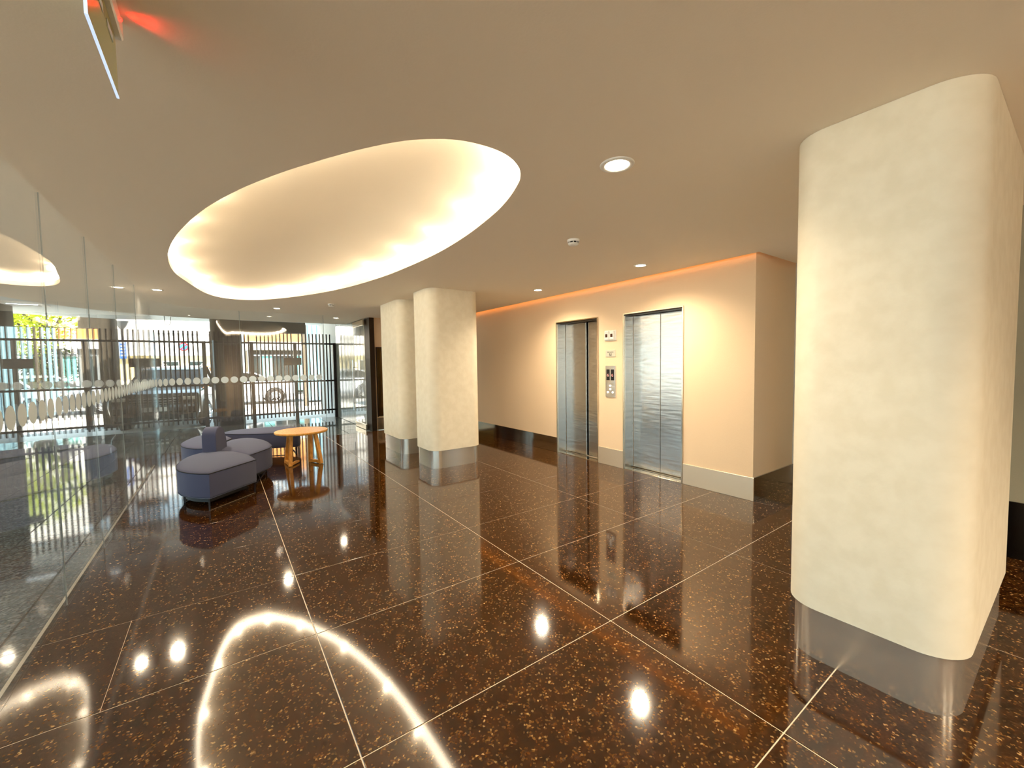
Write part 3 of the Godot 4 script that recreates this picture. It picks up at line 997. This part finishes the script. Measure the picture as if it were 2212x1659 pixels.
func build_seating() -> void:
	var o := thing("sofa", Vector3.ZERO, "blue grey sofa of three rounded pads around a low arched backrest", "sofa")
	var front := smooth_open([Vector2(-0.41, -5.45), Vector2(-0.42, -5.72), Vector2(-0.37, -6.02), Vector2(-0.28, -6.2), Vector2(-0.15, -6.29), Vector2(0.0, -6.2), Vector2(0.12, -6.06), Vector2(0.24, -5.78)], 5)
	front.append_array([Vector2(0.29, -5.43), Vector2(-0.13, -5.0), Vector2(-0.21, -5.06), Vector2(-0.30, -5.17), Vector2(-0.375, -5.31)])
	seat(front, o, 0.125, 0.385)
	var right := smooth_open([Vector2(0.52, -6.25), Vector2(0.49, -6.62), Vector2(0.40, -6.93), Vector2(0.28, -7.1), Vector2(0.15, -7.1), Vector2(0.04, -6.95), Vector2(-0.04, -6.6), Vector2(-0.07, -6.3)], 5)
	right.append_array([Vector2(0.0, -6.2), Vector2(0.14, -5.98), Vector2(0.24, -5.72), Vector2(0.29, -5.79), Vector2(0.42, -5.98), Vector2(0.48, -6.08)])
	seat(right, o, 0.125, 0.39)
	var left := smooth_open([Vector2(-0.46, -7.0), Vector2(-0.48, -7.25), Vector2(-0.43, -7.52), Vector2(-0.34, -7.8), Vector2(-0.22, -7.93), Vector2(-0.08, -7.82), Vector2(0.03, -7.6), Vector2(0.1, -7.3)], 5)
	left.append_array([Vector2(-0.02, -6.95), Vector2(-0.08, -6.65), Vector2(-0.14, -6.42), Vector2(-0.21, -6.6), Vector2(-0.3, -6.66), Vector2(-0.4, -6.82)])
	seat(left, o, 0.125, 0.385)
	# arched backrest block standing where the pads meet
	var b := MB.new()
	var prof := [Vector2(0, 0.36), Vector2(0, 0.6), Vector2(0.025, 0.645), Vector2(0.06, 0.675), Vector2(0.11, 0.693), Vector2(0.16, 0.685), Vector2(0.21, 0.655), Vector2(0.25, 0.615), Vector2(0.285, 0.555), Vector2(0.305, 0.49), Vector2(0.31, 0.42), Vector2(0.31, 0.36)]
	var base := Vector3(-0.075, 0, -6.13)
	var dl := Vector3(0.11, 0, -0.29).normalized()
	var dt := Vector3(-dl.z * -1.0, 0, -dl.x).normalized() * -1.0
	dt = Vector3(-0.94, 0, -0.342)
	var poly := PackedVector2Array(prof)
	var nn := MB.loop_normals(poly, 0.75)
	for i in prof.size():
		var a: Vector2 = prof[i]
		var c: Vector2 = prof[(i + 1) % prof.size()]
		var na: Vector3 = dl * nn[i][0].x + Vector3.UP * nn[i][0].y
		var nb: Vector3 = dl * nn[i][1].x + Vector3.UP * nn[i][1].y
		var pa := base + dl * a.x + Vector3.UP * a.y
		var pb := base + dl * c.x + Vector3.UP * c.y
		b.quad(pa + dt * 0.008, pb + dt * 0.008, pb + dt * 0.142, pa + dt * 0.142, na, nb, nb, na)
	var tri := Geometry2D.triangulate_polygon(poly)
	for s in [[0.0, -1.0, 0.0], [0.15, 1.0, 0.0]]:
		for k in range(0, tri.size(), 3):
			var w := []
			for j in 3:
				var q: Vector2 = poly[tri[k + j]]
				w.append(base + dl * (0.155 + (q.x - 0.155) * 0.965) + Vector3.UP * (0.36 + (q.y - 0.36) * 0.98) + dt * s[0])
			b.flat3(w[0], w[1], w[2], dt * s[1])
		for i in prof.size():
			var a: Vector2 = prof[i]
			var c: Vector2 = prof[(i + 1) % prof.size()]
			var inner: float = 0.008 if s[0] == 0.0 else 0.142
			var f := func(q: Vector2, sc: float, sy: float, th: float) -> Vector3: return base + dl * (0.155 + (q.x - 0.155) * sc) + Vector3.UP * (0.36 + (q.y - 0.36) * sy) + dt * th
			b.face(f.call(a, 1.0, 1.0, inner), f.call(c, 1.0, 1.0, inner), f.call(c, 0.965, 0.98, s[0]), f.call(a, 0.965, 0.98, s[0]), dt * s[1] + (dl * nn[i][0].x + Vector3.UP * nn[i][0].y))
	put("backrest", b, M.upholstery, o)
	# sled frames of flat steel under the pads
	for q in [[Vector3(-0.14, 0, -5.02), Vector3(0.27, 0, -5.42)], [Vector3(-0.36, 0, -5.5), Vector3(-0.1, 0, -6.1)], [Vector3(0.3, 0, -5.85), Vector3(0.46, 0, -6.5)], [Vector3(-0.4, 0, -6.95), Vector3(-0.22, 0, -7.75)]]:
		b = MB.new()
		var a: Vector3 = q[0]
		var c: Vector3 = q[1]
		var x := Transform3D(Basis(Vector3.UP, atan2(-(c - a).z, (c - a).x)), a)
		var l := a.distance_to(c)
		b.box(Vector3(0, 0, -0.01), Vector3(l, 0.006, 0.01), 0.001, x)
		b.box(Vector3(0, 0.006, -0.01), Vector3(0.004, 0.125, 0.01), 0.001, x)
		b.box(Vector3(l - 0.006, 0.006, -0.01), Vector3(l, 0.125, 0.01), 0.001, x)
		put("sled_leg", b, M.dark_metal, o)
	for q in [[front, 0.8], [right, 0.75], [left, 0.75]]:
		var c := centre(q[0])
		var base_poly := PackedVector2Array()
		for w in q[0]: base_poly.append(c + (w - c) * q[1])
		b = MB.new()
		b.prism(base_poly, 0.045, 0.127)
		put("plinth", b, M.black, o)
	b = MB.new()
	b.box(Vector3(0, 0.006, -0.009), Vector3(0.573, 0.0085, 0.009), 0.001, Transform3D(Basis(Vector3.UP, atan2(0.40, 0.41)), Vector3(-0.14, 0, -5.02)))
	put("runner", b, M.steel_trim, o)
	# long bench behind
	o = thing("bench", Vector3.ZERO, "long curved blue grey bench behind the sofa and wooden table", "bench")
	var bench := smooth_loop([Vector2(-0.02, -7.98), Vector2(0.12, -8.16), Vector2(0.4, -8.2), Vector2(0.75, -8.12), Vector2(1.0, -7.95), Vector2(1.06, -7.75), Vector2(1.02, -7.45), Vector2(0.93, -7.3), Vector2(0.66, -7.4), Vector2(0.4, -7.52), Vector2(0.2, -7.66), Vector2(0.05, -7.82)], 5)
	seat(bench, o, 0.14, 0.385)
	for q in [[Vector3(0.3, 0, -7.64), Vector3(0.9, 0, -7.42)], [Vector3(0.96, 0, -7.42), Vector3(0.96, 0, -7.9)], [Vector3(0.15, 0, -7.85), Vector3(0.3, 0, -8.1)]]:
		b = MB.new()
		var a: Vector3 = q[0]
		var c: Vector3 = q[1]
		var x := Transform3D(Basis(Vector3.UP, atan2(-(c - a).z, (c - a).x)), a)
		var l := a.distance_to(c)
		b.box(Vector3(0, 0, -0.01), Vector3(l, 0.006, 0.01), 0.001, x)
		b.box(Vector3(0, 0.006, -0.01), Vector3(0.006, 0.14, 0.01), 0.001, x)
		b.box(Vector3(l - 0.006, 0.006, -0.01), Vector3(l, 0.14, 0.01), 0.001, x)
		put("sled_leg", b, M.black, o)


func bar(b: MB, p: Vector3, q: Vector3, w: float, d: float, e := 0.003, side := Vector3.ZERO) -> void:
	var y := (q - p).normalized()
	var x := (side if side != Vector3.ZERO else (Vector3.RIGHT if absf(y.x) < 0.9 else Vector3.FORWARD))
	x = (x - y * x.dot(y)).normalized()
	b.box(Vector3(-w / 2, 0, -d / 2), Vector3(w / 2, p.distance_to(q), d / 2), e, Transform3D(Basis(x, y, x.cross(y)), p))


func build_table() -> void:
	var c := Vector3(0.945, 0, -6.725)
	var o := thing("coffee_table", c, "round oak side table on two splayed trestle legs by the sofa", "table")
	var b := MB.new()
	b.lathe([Vector2(0.0, 0.445), Vector2(0.335, 0.445), Vector2(0.348, 0.449), Vector2(0.355, 0.458), Vector2(0.355, 0.472), Vector2(0.351, 0.479), Vector2(0.345, 0.48), Vector2(0.0, 0.48)], Vector3.ZERO, 56)
	for i in b.v.size():
		if absf(b.v[i].y - 0.48) < 1e-4 and Vector2(b.v[i].x, b.v[i].z).length() < 0.346: b.n[i] = Vector3.UP
		if absf(b.v[i].y - 0.445) < 1e-4 and Vector2(b.v[i].x, b.v[i].z).length() < 0.336: b.n[i] = Vector3.DOWN
	put("tabletop", b, M.oak, o)
	for s in [[Vector3(-0.205, 0, -0.115), Vector3(-0.185, 0, 0.18), Vector3(-0.16, 0, -0.06), Vector3(-0.15, 0, 0.09), Vector3(-0.055, 0, -0.03)], [Vector3(0.10, 0, 0.055), Vector3(0.205, 0, 0.26), Vector3(0.105, 0, 0.05), Vector3(0.15, 0, 0.19), Vector3(0.2, 0, 0.1)]]:
		for k in 2:
			b = MB.new()
			bar(b, s[k] + Vector3(0, 0.0, 0), s[k + 2] + Vector3(0, 0.445, 0), 0.052, 0.045, 0.004, s[1] - s[0])
			put("leg", b, M.oak, o)
		b = MB.new()
		bar(b, s[0] + Vector3(0, 0.03, 0), s[1] + Vector3(0, 0.03, 0), 0.045, 0.04, 0.004, Vector3.UP)
		put("foot_rail", b, M.oak, o)
		b = MB.new()
		bar(b, s[1] + Vector3(0, 0.025, 0), s[4] + Vector3(0, 0.025, 0), 0.03, 0.045, 0.004, Vector3.UP)
		put("foot_rail", b, M.oak, o)


func build_fence() -> void:
	var pitch := 0.0853
	var runs := [[-4.75, -0.288, "fence", "dark vertical bar fence closing the porch left of the brown pillar", [-4.75, -3.3, -0.288]], [-0.25, 2.587, "gate", "dark vertical bar gate between the brown pillar and the white porch wall", [0.66, 1.619, 2.587]]]
	var bm := boxmesh(Vector3(-0.015, 0.115, -0.019), Vector3(0.015, 2.28, 0.019), M.dark_metal)
	for a in runs:
		var o := thing(a[2], Vector3(0, 0, FENCEZ), a[3], a[2])
		for y in [0.225, 1.02, 2.02]:
			pbox("rail", Vector3(a[0], y - 0.022, 0.012), Vector3(a[1], y + 0.022, 0.05), M.dark_metal, o)
		for x in a[4]:
			pbox("post", Vector3(x - 0.038, 0, -0.03), Vector3(x + 0.038, 2.045, 0.05), M.dark_metal, o, 0.003)
		var x: float = a[0] + pitch
		while x < a[1] - 0.03:
			var near := false
			for q in a[4]:
				near = near or absf(q - x) < 0.045
			if not near:
				reuse("bar", bm, o, Vector3(x, 0, 0))
			x += pitch
	for a in [[-3.42, -2.985, "leftmost of the three dark boards fixed to the bars, beside the pillar"], [-1.605, -1.091, "dark board fixed to the fence bars above the parked black car"], [1.348, 1.761, "dark board fixed to the gate bars at the right"]]:
		tag(pbox("notice_board", Vector3(a[0], 1.455, FENCEZ + 0.051), Vector3(a[1], 1.645, FENCEZ + 0.063), M.plate_brown, self, 0.003), a[2], "board")
	# pillars
	for a in [[-4.2, -12.75, -3.36, -12.22, "brown pillar at the far left edge of the view", false], [-2.95, -15.7, -2.27, -15.1, "grey brown pillar left of the parked black car", true], [-0.16, -12.75, 0.475, -12.2, "dark brown pillar right of the parked black car", false]]:
		var o := thing("pillar", Vector3(0, 0, 0), a[4], "pillar", "", "thing")
		var b := MB.new()
		b.prism(round_rect(a[0], a[1], a[2], a[3], 0.12), 0.2, 2.72 if a[1] > -15 else 2.9)
		put("shaft", b, M.concrete_brown, o)
		b = MB.new()
		b.prism(round_rect(a[0] - 0.012, a[1] - 0.012, a[2] + 0.012, a[3] + 0.012, 0.13), GROUND, 0.2)
		put("plinth", b, M.black_granite, o)
	# dark lintel box over the gate
	var bx := thing("shutter_box", Vector3.ZERO, "dark olive shutter box above the gate right of the brown pillar", "shutter box")
	pbox("casing", Vector3(0.48, 2.31, -12.75), Vector3(1.95, 2.6, -12.45), M.olive_dark, bx, 0.01)
	pbox("top_strip", Vector3(0.48, 2.6, -12.72), Vector3(1.95, 2.63, -12.45), M.white_render, bx)
	var b := MB.new()
	var loop := PackedVector3Array()
	for k in 13:
		var a := PI * k / 12
		loop.append(Vector3(-1.0 + 0.06 * cos(a), 2.6 - 0.12 * sin(a), -13.2))
	loop.insert(0, Vector3(-0.94, 2.72, -13.2))
	loop.append(Vector3(-1.06, 2.72, -13.2))
	b.tube(loop, 0.008, 6)
	tag(put("hanging_cable", b, M.grey_paint), "loop of grey cable hanging from the porch soffit", "cable")


func car(called: String, at: Vector3, turn: float, paint: Material, label: String, s := 1.0, low := 0.0) -> void:
	# axes: +z forward, +x the car's left; origin under the middle of the front axle
	var o := thing(called, at, label, "car")
	o.rotation.y = turn
	var hw := 0.90
	var body := PackedVector2Array([Vector2(0.86, 0.28), Vector2(0.92, 0.42), Vector2(0.93, 0.62), Vector2(0.9, 0.8), Vector2(0.82, 0.94), Vector2(0.62, 1.0), Vector2(0.2, 1.04 - low * 0.2), Vector2(-0.1, 1.07 - low * 0.3), Vector2(-1.5, 1.08 - low * 0.3), Vector2(-3.3, 1.1 - low * 0.3), Vector2(-3.75, 1.05 - low * 0.3), Vector2(-3.82, 0.8), Vector2(-3.8, 0.4), Vector2(-3.7, 0.28)])
	put("body", hull(body, hw, [[0.28, 0.9], [0.5, 1.0], [0.85, 1.0], [1.1, 0.92]]), paint, o)
	var cab := PackedVector2Array([Vector2(0.02, 1.05 - low * 0.3), Vector2(-0.75, 1.52 - low), Vector2(-1.0, 1.585 - low), Vector2(-1.6, 1.63 - low), Vector2(-2.6, 1.6 - low), Vector2(-3.1, 1.5 - low), Vector2(-3.7, 1.05 - low * 0.3)])
	put("cabin", hull(cab, hw, [[1.05 - low, 0.91], [1.5 - low, 0.74], [1.64 - low, 0.66]]), M.dark_glass, o)
	var roof := PackedVector2Array([Vector2(-0.75, 1.53 - low), Vector2(-1.0, 1.595 - low), Vector2(-1.6, 1.645 - low), Vector2(-2.6, 1.615 - low), Vector2(-3.1, 1.52 - low), Vector2(-2.6, 1.56 - low), Vector2(-1.6, 1.585 - low), Vector2(-1.0, 1.54 - low)])
	put("roof", hull(roof, hw, [[1.5 - low, 0.755], [1.66 - low, 0.66]]), paint, o)
	for x in [-1.0, 1.0]:
		var b := MB.new()
		bar(b, Vector3(x * 0.80, 1.06 - low * 0.3, 0.0), Vector3(x * 0.665, 1.54 - low, -0.76), 0.07, 0.05, 0.01)
		bar(b, Vector3(x * 0.82, 1.06 - low * 0.3, -1.55), Vector3(x * 0.645, 1.6 - low, -1.55), 0.05, 0.09, 0.01)
		bar(b, Vector3(x * 0.82, 1.06 - low * 0.3, -3.55), Vector3(x * 0.665, 1.54 - low, -3.0), 0.05, 0.12, 0.01)
		put("window_pillar", b, paint, o)
		b = MB.new()
		b.box(Vector3(x * 0.98 - 0.1, 1.02 - low * 0.3, -0.36), Vector3(x * 0.98 + 0.1, 1.16 - low * 0.3, -0.26), 0.04)
		put("mirror", b, M.black, o)
		b = MB.new()
		b.tube(PackedVector3Array([Vector3(x * 0.6, 1.6 - low, -0.95), Vector3(x * 0.6, 1.69 - low, -1.15), Vector3(x * 0.6, 1.7 - low, -2.6), Vector3(x * 0.6, 1.6 - low, -2.8)]), 0.018, 6)
		if low < 0.1: put("roof_rail", b, M.chrome, o)
		var hl := MB.new()
		hl.box(Vector3(x * 0.68 - 0.16, 0.76, 0.80), Vector3(x * 0.68 + 0.16, 0.86, 0.925), 0.03)
		put("headlamp", hl, M.headlamp, o)
		hl = MB.new()
		hl.box(Vector3(x * 0.72 - 0.1, 0.44, 0.85), Vector3(x * 0.72 + 0.1, 0.62, 0.945), 0.03)
		put("fog_lamp", hl, M.black, o)
		for z in [0.0, -2.75]:
			var w := MB.new()
			var r := 0.34
			w.lathe([Vector2(0.2, -0.11), Vector2(r - 0.03, -0.11), Vector2(r, -0.08), Vector2(r, 0.08), Vector2(r - 0.03, 0.11), Vector2(0.22, 0.11)], Vector3.ZERO, 28, Basis(Vector3(0, 0, 1), -PI / 2 * x))
			var tyre := put("wheel", w, M.rubber, o, Vector3(x * 0.82, r, z))
			w = MB.new()
			w.lathe([Vector2(0.23, 0.10), Vector2(0.215, 0.12), Vector2(0.2, 0.09)], Vector3.ZERO, 28, Basis(Vector3(0, 0, 1), -PI / 2 * x))
			for k in 10:
				var a := TAU * k / 10
				w.box(Vector3(-0.016, 0.09, 0.03), Vector3(0.016, 0.112, 0.21), 0.0, Transform3D(Basis(Vector3(0, 0, 1), -PI / 2 * x) * Basis(Vector3.UP, a), Vector3.ZERO))
			w.lathe([Vector2(0.06, 0.09), Vector2(0.05, 0.125), Vector2(0.0, 0.125)], Vector3.ZERO, 16, Basis(Vector3(0, 0, 1), -PI / 2 * x))
			put("rim", w, M.alloy, tyre)
			w = MB.new()
			w.lathe([Vector2(0.40, 0.0), Vector2(0.40, 0.075), Vector2(0.36, 0.085), Vector2(0.34, 0.0)], Vector3.ZERO, 28, Basis(Vector3(0, 0, 1), -PI / 2 * x))
			put("wheel_arch", w, M.black, tyre)
	var g := MB.new()
	g.box(Vector3(-0.5, 0.66, 0.84), Vector3(0.5, 0.86, 0.928), 0.03)
	put("grille", g, M.black, o)
	for y in [0.70, 0.76, 0.82]:
		pbox("grille_bar", Vector3(-0.48, y - 0.008, 0.92), Vector3(0.48, y + 0.008, 0.938), M.chrome, o)
	pbox("number_plate", Vector3(-0.26, 0.5, 0.93), Vector3(0.26, 0.61, 0.945), M.white_plastic, o, 0.003)
	pbox("lower_grille", Vector3(-0.5, 0.33, 0.82), Vector3(0.5, 0.46, 0.93), M.black, o, 0.01)
	o.scale = Vector3(s, s, s)


func hull(p: PackedVector2Array, hw: float, widths: Array) -> MB:
	# side profile (z, y) given a half width that depends on the height
	var f := func(y: float) -> float:
		if y <= widths[0][0]: return hw * widths[0][1]
		for k in widths.size() - 1:
			if y <= widths[k + 1][0]:
				return hw * lerpf(widths[k][1], widths[k + 1][1], (y - widths[k][0]) / (widths[k + 1][0] - widths[k][0]))
		return hw * widths[widths.size() - 1][1]
	var b := MB.new()
	var nn := MB.loop_normals(p, 0.75)
	var e := 0.05
	var cols := [[-1.0, 0.0], [-1.0, 1.0], [1.0, 1.0], [1.0, 0.0]]
	for i in p.size():
		var q := [p[i], p[(i + 1) % p.size()]]
		var m := [nn[i][0], nn[i][1]]
		for c in 3:
			var pts := []
			var ns := []
			for k in [[0, c], [0, c + 1], [1, c + 1], [1, c]]:
				var w: Vector2 = q[k[0]]
				var d: Vector2 = m[k[0]]
				var col: Array = cols[k[1]]
				var edge: bool = col[1] == 0.0
				var pp := w - d * (e if edge else 0.0)
				pts.append(Vector3(col[0] * (f.call(w.y) - (0.0 if edge else e)), pp.y, pp.x))
				ns.append((Vector3(col[0], d.y * 0.3, d.x * 0.3) if edge else Vector3(0, d.y, d.x)).normalized())
			b.quad(pts[0], pts[1], pts[2], pts[3], ns[0], ns[1], ns[2], ns[3])
	var inner := PackedVector2Array()
	for i in p.size():
		var d: Vector2 = (nn[i][0] + nn[(i - 1 + p.size()) % p.size()][1]).normalized()
		inner.append(p[i] - nn[i][0] * e)
	var t := Geometry2D.triangulate_polygon(inner)
	for x in [-1.0, 1.0]:
		for k in range(0, t.size(), 3):
			var w := []
			for j in 3:
				var u := inner[t[k + j]]
				w.append(Vector3(x * f.call(p[t[k + j]].y), u.y, u.x))
			b.flat3(w[0], w[1], w[2], Vector3(x, 0, 0))
	return b


func build_street() -> void:
	tag(pbox("pavement", Vector3(-30, -0.4, -18.5), Vector3(30, GROUND, 14), M.pavement), "sunlit pale pavement outside the fence", "pavement", "", "structure")
	tag(pbox("road", Vector3(-30, -0.4, -28.0), Vector3(30, GROUND - 0.1, -18.5), M.asphalt), "sunlit road beyond the pavement", "road", "", "structure")
	tag(pbox("far_pavement", Vector3(-30, -0.4, -60.0), Vector3(30, GROUND, -28.0), M.pavement), "pale pavement across the road", "pavement", "", "structure")
	car("black_car", Vector3(-1.2, GROUND, -14.3), deg_to_rad(-9.0), M.car_black, "black sport utility car parked facing the fence")
	car("white_car", Vector3(2.0, GROUND - 0.1, -22.3), deg_to_rad(90.0), M.car_white, "white car parked side on across the street behind the gate", 1.0, 0.14)
	car("silver_car", Vector3(-4.75, GROUND - 0.1, -21.5), deg_to_rad(55.0), M.car_silver, "silver car parked in the street left of the grey pillar", 1.0, 0.14)
	# buildings across the road
	var o := thing("cream_building", Vector3(0, GROUND, -31.0), "cream and white building across the road behind the black car", "building")
	pbox("ground_storey", Vector3(-4.6, 0, -4), Vector3(0.9, 2.3, 0), M.cream_render, o)
	pbox("upper_storey", Vector3(-4.8, 2.3, -4), Vector3(1.0, 6.0, 0.25), M.white_render, o)
	for k in 4:
		var x := -3.9 + k * 1.2
		var f := pbox("window", Vector3(x, 0.9, 0.0), Vector3(x + 0.8, 2.0, 0.05), M.white_render, o)
		pbox("pane", Vector3(x + 0.06, 0.96, 0.05), Vector3(x + 0.74, 1.94, 0.06), M.shop_glass, f)
	pbox("balcony_rail", Vector3(-2.9, 3.55, 0.25), Vector3(-0.2, 3.6, 0.3), M.grey_paint, o)
	for k in 14:
		pbox("balcony_bar", Vector3(-2.9 + k * 0.2, 3.0, 0.26), Vector3(-2.88 + k * 0.2, 3.56, 0.28), M.grey_paint, o)
	o = thing("shop_building", Vector3(0, GROUND, -27.6), "shop with dark glass front and tan upper wall across the road", "building")
	pbox("upper_wall", Vector3(1.3, 3.0, -3), Vector3(5.0, 5.0, 0.1), M.tan_awning, o)
	pbox("fascia", Vector3(1.3, 2.55, -3), Vector3(5.0, 3.0, 0.2), M.white_render, o)
	pbox("back_wall", Vector3(1.3, 0, -3), Vector3(5.0, 2.55, -0.6), M.olive_dark, o)
	for k in 6:
		var x := 1.3 + k * 0.6
		var f := pbox("mullion", Vector3(x, 0, -0.1), Vector3(x + 0.07, 2.55, 0.02), M.grey_paint, o)
		pbox("pane", Vector3(x + 0.07, 0.15, -0.06), Vector3(x + 0.6, 2.2, -0.04), M.shop_glass if k % 3 != 1 else M.teal_panel, f)
	pbox("transom", Vector3(1.3, 2.2, -0.1), Vector3(5.0, 2.3, 0.03), M.grey_paint, o)
	o = thing("blue_wall_building", Vector3(0, GROUND, -20.8), "pale blue ribbed wall at the far right behind the gate", "building")
	pbox("wall", Vector3(3.2, 0, -1), Vector3(7.5, 3.6, -0.05), M.pale_blue, o)
	for k in 12:
		pbox("rib", Vector3(3.22 + k * 0.2, 0, -0.05), Vector3(3.30 + k * 0.2, 3.6, 0.0), M.pale_blue, o)
	o = thing("white_building", Vector3(0, GROUND, -36.0), "tall white building behind the yellow green tree", "building")
	pbox("wall", Vector3(-9.6, 0, -4), Vector3(-5.4, 9.0, 0), M.white_render, o)
	for k in 3:
		var f := pbox("window", Vector3(-9.2 + k * 1.25, 1.2, 0.0), Vector3(-8.3 + k * 1.25, 2.6, 0.05), M.white_render, o)
		pbox("pane", Vector3(-9.13 + k * 1.25, 1.27, 0.05), Vector3(-8.37 + k * 1.25, 2.53, 0.06), M.shop_glass, f)
	# signs and poles
	o = thing("street_name_post", Vector3(-2.5, GROUND, -18.0), "grey post with an inverted cone lamp and an upright blue sign", "sign post")
	var b := MB.new()
	b.tube(PackedVector3Array([Vector3(0, 0, 0), Vector3(0, 2.85, 0)]), 0.045, 10)
	put("post", b, M.grey_paint, o)
	b = MB.new()
	b.lathe([Vector2(0.03, 2.82), Vector2(0.1, 2.92), Vector2(0.17, 3.08), Vector2(0.17, 3.1), Vector2(0.0, 3.1)], Vector3.ZERO, 20)
	put("lamp_cone", b, M.grey_paint, o)
	var sp := pbox("name_sign", Vector3(-0.08, 1.9, 0.046), Vector3(0.08, 2.5, 0.06), M.blue_sign, o, 0.002)
	for k in 5:
		pbox("letter_stroke", Vector3(-0.05, 1.98 + k * 0.1, 0.06), Vector3(0.05, 2.03 + k * 0.1, 0.063), M.white_plastic, sp)
	o = thing("no_parking_sign", Vector3(-1.065, GROUND, -19.6), "round red and blue no parking sign on a thin pole", "sign")
	b = MB.new()
	b.tube(PackedVector3Array([Vector3.ZERO, Vector3(0, 2.4, 0)]), 0.025, 8)
	put("pole", b, M.grey_paint, o)
	b = MB.new()
	b.lathe([Vector2(0.0, 0.02), Vector2(0.16, 0.02), Vector2(0.16, 0.0), Vector2(0, 0)], Vector3(0, 2.36, 0.03), 28, Basis(Vector3.RIGHT, PI / 2))
	var dsc := put("disc", b, M.red_sign, o)
	b = MB.new()
	b.lathe([Vector2(0.0, 0.024), Vector2(0.115, 0.024), Vector2(0.115, 0.0)], Vector3(0, 2.36, 0.03), 28, Basis(Vector3.RIGHT, PI / 2))
	put("blue_field", b, M.blue_sign, dsc)
	b = MB.new()
	bar(b, Vector3(-0.09, 2.27, 0.056), Vector3(0.09, 2.45, 0.056), 0.03, 0.004, 0.0, Vector3(1, -1, 0))
	put("red_slash", b, M.red_sign, dsc)
	b = MB.new()
	b.tube(PackedVector3Array([Vector3(0, 0, 0), Vector3(0.01, 1.5, 0), Vector3(0, 3.4, 0)]), 0.1, 12)
	tag(put("utility_pole", b, M.bark, self, Vector3(2.74, GROUND, -18.0)), "weathered brown pole at the kerb right of the white car", "pole")
	# tree at the far left
	o = thing("street_tree", Vector3(-6.2, GROUND, -25.0), "yellow green street tree at the far left beyond the fence", "tree")
	b = MB.new()
	b.tube(PackedVector3Array([Vector3(0.75, 0, 0), Vector3(0.7, 1.0, 0.05), Vector3(0.72, 2.2, 0), Vector3(0.6, 3.4, 0)]), 0.13, 10, false, 0.08)
	put("trunk", b, M.bark, o)
	for q in [[Vector3(0.68, 2.3, 0), Vector3(0.1, 3.2, 0.3), Vector3(-0.9, 3.8, 0.5)], [Vector3(0.62, 3.2, 0), Vector3(0.0, 3.7, 0.3), Vector3(-0.6, 4.4, 0.2)], [Vector3(0.62, 3.1, 0), Vector3(0.9, 4.0, -0.2), Vector3(1.2, 4.8, 0)]]:
		b = MB.new()
		b.tube(PackedVector3Array(q), 0.07, 8, false, 0.02)
		put("branch", b, M.bark, o)
	var lf := MB.new()
	lf.face(Vector3(-0.06, 0, 0), Vector3(0, 0.02, -0.03), Vector3(0.07, 0.0, 0), Vector3(0, 0.02, 0.03), Vector3.UP)
	for a in [[M.leaf, 5200, Vector3(-0.7, 3.6, 0.2), Vector3(2.4, 1.6, 1.5)], [M.leaf_dark, 1500, Vector3(0.3, 1.7, -0.3), Vector3(1.2, 0.9, 0.9)]]:
		var mm := MultiMesh.new()
		mm.transform_format = MultiMesh.TRANSFORM_3D
		mm.mesh = lf.mesh(a[0])
		mm.instance_count = a[1]
		for k in a[1]:
			var d := Vector3(rng.randfn(), rng.randfn(), rng.randfn()).normalized() * pow(rng.randf(), 0.45)
			var p: Vector3 = a[2] + d * a[3]
			var bs := Basis.from_euler(Vector3(rng.randf_range(-1.2, 1.2), rng.randf() * TAU, rng.randf_range(-1.2, 1.2))).scaled(Vector3.ONE * rng.randf_range(0.9, 1.7))
			mm.set_instance_transform(k, Transform3D(bs, p))
		var mi := MultiMeshInstance3D.new()
		mi.multimesh = mm
		hang("foliage", mi, o)
		mi.set_meta("kind", "stuff")
